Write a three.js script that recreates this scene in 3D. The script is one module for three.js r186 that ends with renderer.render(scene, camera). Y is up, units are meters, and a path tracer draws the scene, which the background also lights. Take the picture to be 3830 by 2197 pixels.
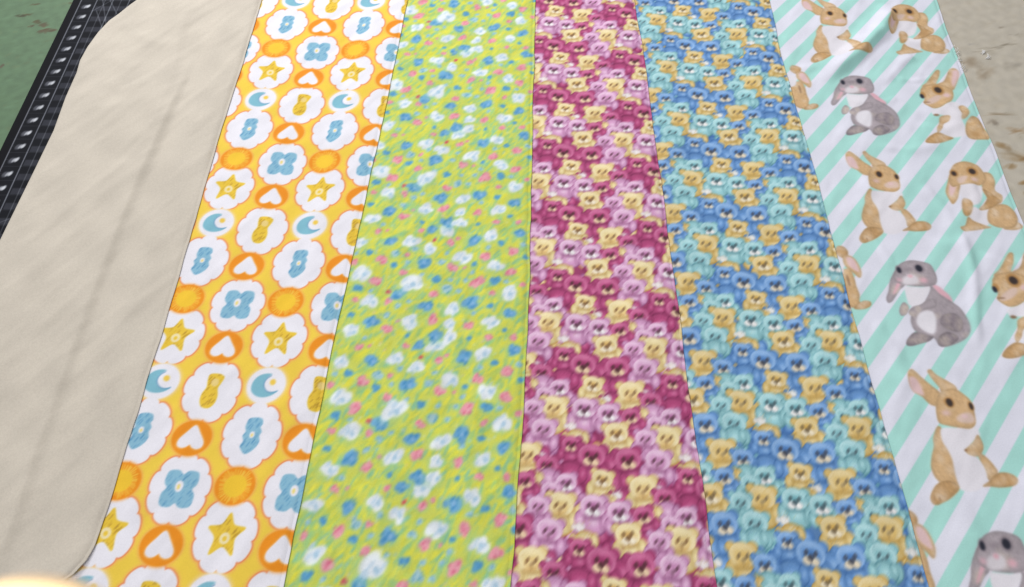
import * as THREE from 'three';
import { mergeGeometries } from 'three/addons/utils/BufferGeometryUtils.js';
import { RoundedBoxGeometry } from 'three/addons/geometries/RoundedBoxGeometry.js';
import { RectAreaLightUniformsLib } from 'three/addons/lights/RectAreaLightUniformsLib.js';
import { createNoise2D } from 'simplex-noise';

// ---------------------------------------------------------------- camera, light, exposure
const scene = new THREE.Scene();
scene.background = new THREE.Color().setRGB(0.38, 0.38, 0.395);            // dim even light of the room
const camera = new THREE.PerspectiveCamera(40.48, 1024 / 587, 0.01, 20);
const PITCH = THREE.MathUtils.degToRad(56.3);
camera.position.set(0, 0.7955, 0);
camera.lookAt(0, 0.7955 - Math.sin(PITCH), -Math.cos(PITCH));
camera.focus = 0.86; camera.userData.fStop = 28;
const renderer = new THREE.WebGLRenderer({ antialias: true });
renderer.setSize(1024, 587);
renderer.outputColorSpace = THREE.SRGBColorSpace;
renderer.toneMapping = THREE.LinearToneMapping;
renderer.toneMappingExposure = 1;
renderer.shadowMap.enabled = true;
RectAreaLightUniformsLib.init();
function areaLight(color, power, w, h, pos, at) {
  const l = new THREE.RectAreaLight(color, power, w, h);
  l.position.set(...pos); l.lookAt(...at); scene.add(l);
  return l;
}
areaLight(new THREE.Color().setRGB(1, 0.985, 0.985), 24, 0.85, 0.6, [-0.75, 1.25, -2.45], [0, 0, -0.65]);   // window beyond the far end, a little to the left
areaLight(new THREE.Color().setRGB(1, 0.97, 0.93), 3.1, 1.2, 1.2, [-0.7, 2.2, 0.1], [-0.1, 0, -0.5]);       // ceiling light

// ---------------------------------------------------------------- helpers
function rng(seed) { let a = seed; return () => { a = (a + 0x6d2b79f5) | 0; let t = Math.imul(a ^ (a >>> 15), 1 | a); t = (t + Math.imul(t ^ (t >>> 7), 61 | t)) ^ t; return ((t ^ (t >>> 14)) >>> 0) / 4294967296; }; }
const noise = createNoise2D(rng(11)), noiseB = createNoise2D(rng(23));
const MM = 0.001;
const smooth = (a, b, x) => { const t = Math.min(1, Math.max(0, (x - a) / (b - a))); return t * t * (3 - 2 * t); };
const line = (pts) => (y) => {                                             // pts: [x, y] pairs, y falling
  if (y >= pts[0][1]) { const [a, b] = [pts[0], pts[1]]; return a[0] + (b[0] - a[0]) * (y - a[1]) / (b[1] - a[1]); }
  for (let i = 1; i < pts.length; i++) if (y >= pts[i][1] || i === pts.length - 1) { const a = pts[i - 1], b = pts[i]; return a[0] + (b[0] - a[0]) * (y - a[1]) / (b[1] - a[1]); }
};
const rgb = (c, k = 1, al = 1) => `rgba(${c.map((v) => Math.max(0, Math.min(255, Math.round(v * k)))).join(',')},${al})`;
const used = {};
function numbered(n) { used[n] = (used[n] ?? -1) + 1; return used[n] ? `${n}_${String(used[n]).padStart(3, '0')}` : n; }
function thing(name, label, category, group) {
  const o = new THREE.Group(); o.name = numbered(name); o.userData = { label, category };
  if (group) o.userData.group = group;
  scene.add(o); return o;
}
function mesh(name, geo, mat, parent) {
  const m = new THREE.Mesh(geo, mat); m.name = parent === scene ? numbered(name) : name;
  m.castShadow = m.receiveShadow = true; parent.add(m); return m;
}

// ---------------------------------------------------------------- printed cloth: canvases ruled in millimetres
// every print covers X0..X1 across and Y0..Y1 along the cloth
function printCanvas(X0, X1, Y0, Y1, s, ground) {
  const cv = document.createElement('canvas'); cv.width = Math.round((X1 - X0) * s); cv.height = Math.round((Y1 - Y0) * s);
  const g = cv.getContext('2d');
  g.fillStyle = ground; g.fillRect(0, 0, cv.width, cv.height);
  g.setTransform(s, 0, 0, -s, -X0 * s, Y1 * s); g.lineJoin = g.lineCap = 'round';
  return { cv, g, s, X0, X1, Y0, Y1 };
}
// brushy softness of the printed artwork (direction in the cloth), then the grain of the threads
function finish(p, { smear = 0, angle = 45, grain = 0.03, soft = 0 }, wrap = THREE.ClampToEdgeWrapping) {
  const { cv } = p, w = cv.width, h = cv.height, R = rng(w * 7 + h);
  let src = cv;
  if (soft) { src = document.createElement('canvas'); src.width = w; src.height = h; const g2 = src.getContext('2d'); g2.drawImage(cv, 0, 0); g2.filter = `blur(${soft * p.s}px)`; g2.drawImage(cv, 0, 0); }
  const im = src.getContext('2d').getImageData(0, 0, w, h).data, out = new Uint8Array(w * h * 4);
  const n = Math.max(0, Math.round(smear * p.s / 2)), dx = Math.cos(angle * Math.PI / 180), dy = Math.sin(angle * Math.PI / 180);
  for (let y = 0; y < h; y++) for (let x = 0; x < w; x++) {
    let r = 0, gg = 0, b = 0, c = 0;
    for (let k = -n; k <= n; k++) {
      const xx = Math.round(x + k * dx), yy = Math.round(y - k * dy);
      if (xx < 0 || yy < 0 || xx >= w || yy >= h) continue;
      const i = (yy * w + xx) * 4; r += im[i]; gg += im[i + 1]; b += im[i + 2]; c++;
    }
    const f = (1 + (R() - 0.5) * grain + (noise(x * 0.21, y * 0.19) * 0.5 + noiseB(x * 0.012, y * 0.012)) * grain * 0.5) / c;
    const j = ((h - 1 - y) * w + x) * 4;
    out[j] = Math.min(255, r * f); out[j + 1] = Math.min(255, gg * f); out[j + 2] = Math.min(255, b * f); out[j + 3] = 255;
  }
  const t = new THREE.DataTexture(out, w, h, THREE.RGBAFormat);
  t.colorSpace = THREE.SRGBColorSpace; t.magFilter = t.minFilter = THREE.LinearFilter; t.wrapS = t.wrapT = wrap; t.needsUpdate = true;
  p.tex = t; return p;
}
const cloth = (p, extra = {}) => new THREE.MeshPhysicalMaterial({ map: p.tex, roughness: 0.92, sheen: 0.12, sheenRoughness: 0.7, ...extra });
// a motif drawn once on a small canvas (y up, millimetres, origin at its middle) and stamped wherever the repeat has it
function sprite(wide, high, s, draw) {
  const cv = document.createElement('canvas'); cv.width = Math.ceil(wide * s); cv.height = Math.ceil(high * s);
  const g = cv.getContext('2d'); g.setTransform(s, 0, 0, -s, cv.width / 2, cv.height / 2); g.lineJoin = g.lineCap = 'round'; draw(g);
  return { cv, wide: cv.width / s, high: cv.height / s };
}
function stamp(g, sp, x, y, rot = 0, k = 1) { g.save(); g.translate(x, y); g.rotate(rot); g.scale(k, -k); g.drawImage(sp.cv, -sp.wide / 2, -sp.high / 2, sp.wide, sp.high); g.restore(); }
function curve(g, a, ox = 0, oy = 0, k = 1) {                              // smooth closed outline through flat list of points
  const n = a.length / 2, P = (i) => [ox + k * a[((i + n) % n) * 2], oy + k * a[((i + n) % n) * 2 + 1]];
  g.beginPath(); g.moveTo(...P(0));
  for (let i = 0; i < n; i++) {
    const p0 = P(i - 1), p1 = P(i), p2 = P(i + 1), p3 = P(i + 2);
    g.bezierCurveTo(p1[0] + (p2[0] - p0[0]) / 6, p1[1] + (p2[1] - p0[1]) / 6, p2[0] - (p3[0] - p1[0]) / 6, p2[1] - (p3[1] - p1[1]) / 6, ...p2);
  }
  g.closePath();
}
function ell(g, x, y, rx, ry, fill, rot = 0) { g.beginPath(); g.ellipse(x, y, rx, ry, rot, 0, 7); g.fillStyle = fill; g.fill(); }
function glow(g, x, y, rx, ry, stops) {                                     // soft-edged printed spot
  g.save(); g.translate(x, y); g.scale(1, ry / rx);
  const q = g.createRadialGradient(0, 0, 0, 0, 0, rx);
  for (const [t, c] of stops) q.addColorStop(t, c);
  g.fillStyle = q; g.beginPath(); g.arc(0, 0, rx, 0, 7); g.fill(); g.restore();
}

// ---------------------------------------------------------------- artwork of the prints: outlines in millimetres from each motif's eye
const uprightRabbit = [
  ['p','tan',1,[-12.3,38.1,-7.9,40.8,-3.9,34.1,2.8,28.7,12.2,20.8,12.6,14.2,2.8,12.9,-4.3,12.9,-5.1,18.1,-9.4,27.4]],
  ['p','tan',1,[-35.7,35.4,-30.6,40.8,-26.6,38.1,-20.5,30.0,-13.7,20.8,-6.6,12.9,-6.2,6.4,-11.7,-3.9,-20.6,-2.7,-27.3,6.4,-34.9,12.9,-37.8,23.4]],
  ['p','pink',1.2,[-36.0,30.0,-29.9,30.7,-26.4,26.1,-24.9,16.8,-25.0,8.3,-29.9,9.6,-35.7,14.2,-37.6,22.1]],
  ['p','tan',1,[-21.5,-29.1,-17.3,-30.4,-19.0,-43.8,-14.8,-55.9,-16.5,-72.5,-16.8,-84.1,-17.8,-94.4,-22.1,-101.1,-34.7,-110.1,-43.7,-111.2,-45.0,-104.5,-41.2,-95.5,-38.0,-92.1,-40.3,-85.2,-41.1,-74.8,-37.1,-63.0,-31.4,-51.1,-29.1,-41.4]],
  ['p','tan',1,[12.3,-60.7,17.4,-60.7,22.1,-66.6,25.3,-73.6,26.3,-80.6,15.8,-88.7,13.7,-85.2,14.2,-77.1,12.4,-68.9]],
  ['p','fur',0.8,[-19.5,-34.1,-15.0,-30.4,-4.7,-30.4,7.5,-31.6,19.3,-30.4,21.1,-39.0,15.0,-43.8,1.7,-53.5,0.2,-58.3,8.7,-63.0,13.1,-70.1,14.5,-79.4,12.5,-88.7,5.5,-96.6,-4.7,-101.1,-17.4,-100.0,-19.0,-90.9,-18.7,-79.4,-17.3,-67.8,-18.2,-55.9,-20.9,-46.3]],
  ['p','tan',0.8,[18.2,-39.0,20.6,-43.8,20.7,-52.3,15.1,-60.7,8.7,-63.0,1.7,-60.7,-0.2,-55.9,5.8,-51.1,11.9,-46.3]],
  ['p','tan2',0.8,[5.9,-95.5,14.4,-89.8,24.8,-81.8,35.1,-80.6,42.8,-84.1,43.5,-89.8,37.9,-94.9,24.1,-96.6,13.6,-95.5]],
  ['p','tan2',0.8,[-51.6,-112.3,-50.7,-105.6,-43.4,-95.5,-35.4,-90.9,-26.3,-89.8,-19.7,-93.2,-20.3,-98.9,-30.4,-106.7,-42.2,-113.4,-48.1,-115.1]],
  ['p','tan',0.8,[-10.9,6.4,-4.3,12.9,6.3,16.8,14.9,14.2,21.8,6.4,24.0,-1.4,23.7,-11.6,22.1,-21.6,19.0,-27.9,12.1,-31.6,1.0,-30.4,-9.7,-27.9,-17.7,-24.1,-17.6,-14.1,-15.2,-3.9]],
  ['p','muz',1.2,[2.2,-19.1,9.6,-14.1,18.1,-12.8,21.6,-17.9,19.6,-24.1,11.8,-25.4,4.1,-24.1]],
  ['e','pink',1.2,[11.5,-17.3,3.5,2.5]],
  ['e','pink',2,[-6.8,-12.8,4.6,2.8]],
  ['e','ring',1,[0.1,-0.3,5.6,6.7]],
  ['e','eye',0.7,[0.4,-0.3,3.5,4.9]],
  ['e','ring',1,[21.9,-5.2,3.3,5.9]],
  ['e','eye',0.7,[22.3,-5.2,2.1,4.4]],
  ['e','edge',0.6,[0.2,-56.5,1.6,1.4]],
  ['e','edge',0.5,[-42.5,-109.0,0.4,2.9]],
  ['e','edge',0.5,[-47.6,-107.9,0.4,2.7]]
];
const greyRabbit = [
  ['p','gpink',1.2,[8.9,-24.6,14.7,-26.9,20.1,-33.6,25.1,-41.3,26.4,-49.0,20.6,-50.1,14.3,-43.5,9.3,-35.8]],
  ['p','gr',1.2,[6.4,-26.9,13.8,-39.1,24.6,-49.0,32.5,-58.7,36.2,-72.6,35.1,-87.4,28.3,-97.7,16.2,-104.9,0.6,-110.0,-7.3,-106.9,-11.1,-98.8,-21.2,-96.7,-29.5,-88.4,-30.7,-76.9,-27.2,-67.3,-19.3,-58.7,-8.6,-50.1,0.0,-39.1]],
  ['p','fur',0.8,[-25.7,-29.1,-17.1,-28.0,-6.3,-29.1,4.2,-28.0,3.5,-33.6,-4.0,-43.5,-10.5,-53.3,-18.4,-55.5,-26.3,-54.4,-27.5,-45.7]],
  ['p','gr2',2.5,[7.5,-69.5,21.4,-65.2,28.5,-71.6,28.4,-83.2,20.7,-90.5,9.2,-87.4,2.5,-80.0]],
  ['p','gr',0.8,[4.0,-56.6,-6.0,-59.8,-13.9,-62.0,-22.3,-69.5,-28.4,-68.4,-29.6,-63.0,-23.2,-56.6,-13.2,-53.3,-0.1,-45.7,6.6,-47.9]],
  ['p','gr',0.8,[-32.4,-50.1,-28.7,-53.3,-28.4,-58.7,-33.2,-66.3,-39.2,-68.4,-40.5,-63.0,-37.5,-55.5]],
  ['p','fur',1.2,[-18.7,-66.3,-10.2,-62.0,-2.4,-63.0,-0.4,-71.6,-3.7,-84.2,-8.7,-93.6,-16.1,-91.5,-22.3,-85.3,-24.4,-76.9]],
  ['p','gr2',0.8,[-44.1,-105.9,-40.7,-99.8,-31.2,-91.5,-22.6,-92.6,-14.1,-96.7,-10.8,-97.7,-16.7,-102.9,-26.5,-105.9,-37.0,-109.0,-43.2,-109.0]],
  ['p','gr2',0.8,[-7.9,-105.9,-3.4,-96.7,5.3,-91.5,13.0,-92.6,18.2,-98.8,10.6,-105.9,0.6,-110.0,-5.6,-110.0]],
  ['p','gr',1,[-28.0,-3.0,-36.0,-12.2,-41.2,-21.3,-45.1,-32.5,-50.8,-43.5,-50.6,-50.1,-45.8,-49.0,-39.2,-41.3,-32.2,-32.5,-24.8,-25.8,-25.1,-16.7]],
  ['p','gpink',1,[-31.5,-21.3,-36.1,-28.0,-41.5,-38.0,-38.9,-36.9,-31.9,-28.0,-28.1,-22.4]],
  ['p','gr',1,[-27.0,0.4,-18.2,8.5,-5.9,12.0,6.7,9.7,14.8,5.1,17.3,-5.3,16.8,-16.7,12.6,-24.6,2.3,-28.0,-10.6,-28.0,-23.9,-25.8,-31.9,-21.3,-34.5,-13.3]],
  ['p','muz',1.5,[-25.1,-16.7,-19.2,-12.2,-12.1,-9.9,-6.5,-13.3,-5.6,-20.1,-11.5,-24.6,-20.2,-25.8,-26.0,-23.5]],
  ['e','gpink',1.2,[-14.2,-12.4,3.0,2.7]],
  ['e','gpink',2,[-0.2,-19.0,4.5,3.8]],
  ['e','gpink',2,[-28.5,-17.3,2.8,2.7]],
  ['e','gr2',2,[-13.6,-1.9,6.6,2.3]],
  ['e','gr2',1,[-24.4,-2.1,4.3,6.5]],
  ['e','geye',0.8,[-24.7,-2.5,2.6,4.4]],
  ['e','gr2',1,[0.0,-0.4,6.2,7.7]],
  ['e','geye',0.8,[-0.2,-0.5,3.9,5.2]]
];
const lopRabbit = [
  ['p','tan',1,[26.0,-86.1,33.9,-89.0,33.9,-94.7,22.6,-98.9,8.7,-97.5,19.6,-91.8]],
  ['p','tan',1,[13.3,-2.4,23.3,-3.9,24.4,-17.9,19.3,-33.1,25.4,-42.2,20.2,-54.1,9.9,-54.1,4.8,-42.2,3.0,-30.1,8.7,-16.3]],
  ['p','fur',1,[-19.9,-22.5,-7.9,-20.9,3.4,-25.5,2.2,-36.2,-7.1,-54.1,-20.4,-60.0,-26.2,-49.7,-28.6,-39.2]],
  ['p','fur',1,[-20.2,-62.9,-11.0,-65.9,1.5,-65.9,-3.4,-80.4,-9.4,-91.8,-22.8,-91.8,-31.7,-84.7]],
  ['p','tan',1,[0.3,-65.9,13.5,-57.1,26.6,-58.5,32.7,-70.3,31.5,-83.3,23.0,-94.7,9.2,-96.1,-2.7,-91.8,-6.6,-83.3]],
  ['p','tan2',1,[4.2,-30.1,12.7,-39.2,20.0,-51.1,7.5,-61.5,-4.2,-65.9,-12.1,-65.9,-1.9,-55.6,4.9,-45.2]],
  ['p','tan2',1.2,[-28.5,-49.7,-20.5,-49.7,-18.8,-58.5,-25.8,-73.2,-32.8,-77.5,-35.0,-70.3]],
  ['p','tan',1,[-46.4,-96.1,-38.4,-91.8,-31.0,-78.9,-25.0,-84.7,-10.8,-92.5,-5.9,-94.7,-18.0,-97.5,-32.2,-100.3,-43.8,-101.7]],
  ['p','tan',1,[-31.0,-5.5,-39.2,-20.9,-46.1,-36.2,-45.6,-49.7,-43.3,-57.1,-34.9,-48.2,-28.4,-34.7,-23.9,-24.0,-26.3,-13.2]],
  ['p','pink',1.2,[-34.2,-17.9,-41.1,-33.1,-41.5,-43.7,-33.6,-34.7,-28.2,-20.9]],
  ['p','tan',1,[-29.5,-0.8,-20.9,11.8,-9.8,17.4,0.6,16.6,10.4,10.2,14.5,-2.4,13.8,-14.8,3.9,-24.0,-11.8,-22.5,-23.9,-24.0,-34.1,-27.1,-35.9,-17.9]],
  ['p','muz',1.2,[-24.0,-13.2,-15.3,-7.8,-9.2,-8.6,-14.8,-17.1,-23.2,-21.7]],
  ['e','pink',2,[-2.4,-14.8,4.6,2.8]],
  ['e','ring',1,[-25.0,-3.1,5.4,6.3]],
  ['e','eye',1,[-25.5,-3.6,3.3,4.1]],
  ['e','ring',1.2,[0.0,-0.0,7.3,8.5]],
  ['e','eye',0.8,[0.0,-0.0,4.2,5.0]]
];
const turnedRabbit = [
  ['p','tan',1.2,[-20.8,7.1,-10.9,16.4,0.6,31.1,10.2,41.9,14.4,40.6,9.9,28.4,2.7,16.4,0.7,9.7,-8.1,4.5]],
  ['p','tan',1.2,[2.0,11.0,13.1,17.7,20.8,28.4,29.9,43.3,38.1,46.0,41.5,39.2,37.3,25.7,28.8,9.7,21.0,-0.8,10.1,1.8]],
  ['p','pink',1.5,[33.7,40.6,41.5,41.9,39.5,29.7,30.0,13.7,23.9,5.8,24.9,17.7,29.9,31.1]],
  ['p','fur',1,[-21.6,-41.8,-6.5,-35.5,12.6,-25.3,21.3,-31.7,21.8,-44.3,14.9,-60.5,15.2,-76.4,11.5,-90.8,-0.3,-95.6,-15.4,-94.4,-19.1,-83.6,-11.2,-69.1,-1.4,-56.8,-13.1,-51.8,-21.9,-51.8]],
  ['p','tan',1,[-14.6,-56.8,-6.4,-53.0,0.2,-54.3,-4.5,-64.2,-13.4,-70.3,-18.9,-80.0,-26.2,-87.2,-25.4,-78.8,-19.1,-69.1]],
  ['p','tan',1.2,[17.9,-36.8,25.3,-33.0,30.4,-39.3,29.4,-48.1,21.8,-58.0,14.9,-60.5,17.2,-50.5]],
  ['p','tan',1,[18.3,-69.1,28.4,-56.8,36.6,-55.5,40.8,-64.2,42.0,-76.4,44.5,-87.2,42.2,-96.8,30.3,-99.2,16.1,-98.0,12.2,-88.4]],
  ['e','tan2',1.5,[25.6,-89.6,6.0,4.8]],
  ['p','tan2',1,[-48.2,-103.9,-40.4,-94.4,-28.8,-87.2,-22.3,-88.4,-16.4,-92.0,-7.6,-96.8,-17.6,-101.5,-31.0,-106.2,-42.4,-107.4]],
  ['p','tan',1,[-24.1,1.8,-14.7,9.7,1.5,12.4,12.1,8.4,20.0,1.8,19.5,-8.6,13.8,-21.5,4.3,-29.2,-8.6,-36.8,-17.8,-38.0,-23.4,-33.0,-27.8,-26.6,-24.3,-17.6,-26.2,-8.6]],
  ['p','muz',1.2,[-19.7,-20.2,-10.7,-13.8,-0.6,-9.9,-1.1,-17.6,-9.6,-25.3,-18.8,-29.2,-25.5,-27.9]],
  ['e','pink',2,[8.9,-11.2,5.4,4.7]],
  ['e','edge',0.8,[-23.0,-25.3,5.3,1.0]],
  ['e','edge',1,[-18.1,-52.4,4.0,2.2]],
  ['e','ring',1.2,[0.1,-0.1,8.3,10.0]],
  ['e','eye',0.9,[0.1,-0.1,5.0,6.0]],
  ['e','ring',1,[-24.3,-9.9,3.8,6.0]],
  ['e','geye',1,[-26.6,-13.1,2.7,4.7]]
];
const sideRabbit = [
  ['p','tan2',1.2,[-14.0,21.4,-7.3,21.4,-2.2,14.2,-6.6,3.6,-13.7,5.9,-17.8,13.0]],
  ['p','tan',1.2,[-10.4,3.6,-4.6,8.3,2.2,4.7,6.1,-4.7,6.8,-17.4,2.8,-26.0,-3.3,-18.6,-8.6,-12.8,-11.4,-4.7]],
  ['p','pink',1.2,[-6.5,4.1,0.3,4.7,4.2,-4.7,4.6,-16.9,-0.5,-14.6,-6.1,-8.2]],
  ['p','tan',1,[-23.5,-16.3,-11.4,-12.8,-6.0,-14.0,-4.0,-25.5,-4.5,-39.1,-3.5,-50.2,-5.6,-59.1,-4.9,-63.4,-14.4,-68.9,-22.8,-65.6,-27.5,-54.7,-27.1,-32.3]],
  ['p','fur',1,[-30.0,-3.5,-16.0,0.0,-13.4,-9.3,-17.0,-20.9,-28.8,-23.2]],
  ['p','tan2',0.8,[-14.4,-68.9,-7.6,-63.4,-0.1,-59.1,6.9,-60.2,6.5,-65.6,-1.0,-70.0,-11.3,-71.1]],
  ['e','edge',1,[-12.1,-30.0,1.1,9.1]]
];
const flowers = {
  w: [-194,436,8.6, -131,439,9.2, -108,427,8.6, -87,456,9.8, -33,443,9.2, -67,413,10.1, -26,397,9.5, -188,388,11.0, -128,374,13.0, -173,348,9.7, -76,339,9.1, -11,358,9.8, -125,321,10.0, -79,316,7.5, -30,317,9.0, -191,307,9.4, -79,298,8.4],
  b: [-158,436,8.1, -106,457,6.6, -54,439,9.2, 3,449,7.6, -116,406,9.5, -142,359,8.7, -107,342,8.1, -55,346,9.2, -170,320,8.5, -9,330,7.6, -96,300,8.4],
  d: [-183,421,5.3, -20,432,4.8, -151,402,5.3, -98,381,6.3, -27,376,6.8, -191,368,6.2, -52,402,4.2, -195,330,4.5, -32,340,4.6, -127,301,3.5, -15,307,3.5, 10,411,4.2, -56,297,3.5],
  p: [-175,454,4.6, -121,455,4.1, -166,410,6.9, -200,406,4.8, -83,436,5.4, -74,442,3.0, -39,412,6.4, -5,421,6.9, -79,398,6.3, -138,391,5.2, -9,388,6.8, -171,377,7.3, -49,375,7.8, -99,358,5.6, -153,348,4.6, -100,323,6.5, -57,315,5.5, -151,311,6.0, -33,298,4.4, -5,298,4.4, 7,370,4.1, -136,417,3.7, -30,358,4.1, -193,351,4.1, -64,397,2.5, -139,321,2.6, -163,455,2.4],
  r: [-154,362,3.3, -103,440,2.8],
  l: [-126,426,4.1, -150,418,5.9, -36,426,3.4, -86,420,3.2, -92,407,4.4, -134,406,3.4, -54,390,3.4, -80,380,3.3, -62,379,3.6, -116,387,3.3, -141,342,4.1, -129,348,3.3, -153,329,4.2, -85,366,6.7, -70,364,3.6, -175,364,3.1, -52,332,3.5, -13,375,3.6, -198,419,3.2, 8,430,4.3, -176,298,3.5]
};

// ---------------------------------------------------------------- the six prints
function creamCloth() {
  const p = printCanvas(-700, -390, 150, 1180, 1.2, rgb([205, 197, 183]));
  return finish(p, { grain: 0.05 });
}

function medallionCloth() {                                                  // yellow ground, scalloped white clouds, orange rings
  const p = printCanvas(-470, -140, 150, 1180, 1.98, rgb([242, 208, 74])), { s } = p, R = rng(5);
  const e1 = [119.5, -5.5], e2 = [16.6, 225], o = [-284.4, 289.4], tilt = -0.068;
  let g = p.g;
  const scallop = (rx, ry, grow = 0) => {
    const n = 9, a = [];
    for (let i = 0; i < n; i++) a.push(Math.PI / 2 + (i + 0.5) * 2 * Math.PI / n);
    g.beginPath();
    a.forEach((t, i) => {
      const u = a[(i + 1) % n], m = (t + (i === n - 1 ? u + 2 * Math.PI : u)) / 2, q = 1.26;
      if (!i) g.moveTo(Math.cos(t) * (rx + grow), Math.sin(t) * (ry + grow));
      g.bezierCurveTo(Math.cos(t + 0.06) * (rx * q + grow), Math.sin(t + 0.06) * (ry * q + grow), Math.cos(m + 0.29) * (rx * q + grow), Math.sin(m + 0.29) * (ry * q + grow), Math.cos(u) * (rx + grow), Math.sin(u) * (ry + grow));
    });
    g.closePath();
  };
  const soft = (b) => { g.filter = b ? `blur(${b * s * 1.5}px)` : 'none'; };
  const white = rgb([236, 235, 243]), red = rgb([228, 92, 52]), orange = [238, 146, 22];
  const spots = [];
  for (let i = -2; i <= 2; i++) for (let j = -2; j <= 5; j++) spots.push([o[0] + i * e1[0] + j * e2[0], o[1] + i * e1[1] + j * e2[1]]);
  const spr = (w, h, f) => sprite(w, h, s * 1.5, (q) => { g = q; f(); });
  // places of the motifs inside one repeat, as measured from the orange sun
  const clouds = [[7, 56, 'bud'], [17, 175, 'star'], [-47, 109, 'pear'], [-40, 222, 'petals']], rings = [[0, 0, 'sun'], [-56.5, 53, 'heart'], [-44.5, 164, 'heart']], moon = [12.5, 115];
  const rimSprite = spr(96, 100, () => {
    soft(1.6); g.strokeStyle = rgb([246, 176, 110], 1, 0.9); g.lineWidth = 3.6; scallop(28, 34, 0.6); g.stroke();
    soft(0.4); g.strokeStyle = red; g.lineWidth = 1; scallop(28, 34, 0.5); g.save(); g.translate(0.5, -0.6); g.stroke(); g.restore();
  });
  const discSprite = spr(64, 66, () => { soft(1.6); ell(g, 0, 0, 24.5, 25, rgb([244, 214, 140])); soft(0.7); ell(g, 0, 0, 22, 22.5, white); });
  const cloudSprite = {}; for (const [,, kind] of clouds) cloudSprite[kind] = spr(96, 100, () => {
    soft(0.5); g.fillStyle = white; scallop(28, 34); g.fill(); soft(0.5);
    const bl = [138, 188, 212], dk = [76, 138, 184], ye = [234, 198, 62], br = [168, 128, 40];
    const hatch = (n, rx, ry, c, a) => { g.save(); g.clip(); soft(0.25); for (let k = 0; k < n; k++) { const hx = (R() * 2 - 1) * rx, hy = (R() * 2 - 1) * ry; g.strokeStyle = rgb(c, 1, a * (0.4 + R())); g.lineWidth = 0.6 + R() * 0.9; g.beginPath(); g.moveTo(hx, hy); g.lineTo(hx + 2.4, hy + 3.4 + R() * 2); g.stroke(); } g.restore(); };
    if (kind === 'petals') {                                                 // four plump petals and a pale heart
const leaf = []; for (let k = 0; k < 24; k++) { const t = k * Math.PI / 12, q = 14.5 + 8.5 * Math.abs(Math.sin(2 * t)) ** 1.3 + (k % 2) * 0.8; leaf.push(Math.cos(t) * q * 0.92, Math.sin(t) * q * 1.06); }
      g.fillStyle = rgb(bl); curve(g, leaf); g.fill(); hatch(60, 20, 24, dk, 0.45); soft(0.5); ell(g, -1, 2.5, 4.2, 6, white); ell(g, -1.5, 2, 1.6, 3, rgb([238, 220, 130]));
    } else if (kind === 'bud') {
const bud = [-7, 19, 0, 20.5, 7, 19, 9, 13, 7.5, 9, 10, 4, 8.5, -1, 10, -7, 8, -13, 4, -18, -2, -21.5, -7, -18, -10, -12, -8, -7, -10, -1, -8, 4, -9.5, 9, -9, 14];
      g.fillStyle = rgb(bl); curve(g, bud); g.fill(); hatch(60, 13, 23, dk, 0.5); soft(0.5); ell(g, 0, 0.5, 3, 4, white); ell(g, 0, 0, 1.4, 2, rgb([238, 220, 130]));
    } else if (kind === 'star') {
      const st = []; for (let k = 0; k < 10; k++) { const a = Math.PI / 2 + k * Math.PI / 5, r = k % 2 ? 12.5 : 22; st.push(Math.cos(a) * r * 0.92, Math.sin(a) * r * (k === 4 || k === 6 ? 1.16 : 1)); }
      g.fillStyle = rgb(ye); curve(g, st); g.fill(); hatch(44, 18, 20, br, 0.5); soft(0.5); ell(g, 0, -4, 5.4, 6, rgb([240, 226, 178])); ell(g, 0, -4.3, 2.2, 2.6, rgb(ye));
    } else {
      const pear = [-7, 20, 3, 21, 10, 17, 8, 9, 6, 3, 8, -6, 7, -15, 2, -21, -6, -20, -10, -13, -10, -4, -7, 4, -8, 12];
      g.fillStyle = rgb(ye); curve(g, pear); g.fill(); hatch(44, 10, 21, br, 0.5); soft(0.6); ell(g, 1, 10, 4.5, 5, rgb([236, 214, 150], 1, 0.8)); 
    }
    soft(0);
  });
  const moonSprite = spr(48, 48, () => {
    soft(0.5); g.fillStyle = rgb([128, 186, 204]);
    g.beginPath(); g.moveTo(4, 14); g.bezierCurveTo(-12, 18, -19, 4, -16, -6); g.bezierCurveTo(-12, -17, 8, -18, 15, -6); g.bezierCurveTo(8, -10, 1, -9, -2, -3); g.bezierCurveTo(-5, 3, -3, 10, 4, 14); g.fill();
    g.strokeStyle = rgb([74, 134, 178], 1, 0.8); g.lineWidth = 1.2; g.beginPath(); g.moveTo(3, 12); g.bezierCurveTo(-4, 8, -5, 1, -1, -4); g.bezierCurveTo(2, -9, 9, -10, 14, -7); g.stroke();
    soft(0.7); ell(g, 6.5, 4, 3.4, 3.8, rgb([240, 204, 84]), 0.4); soft(0);
  });
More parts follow.
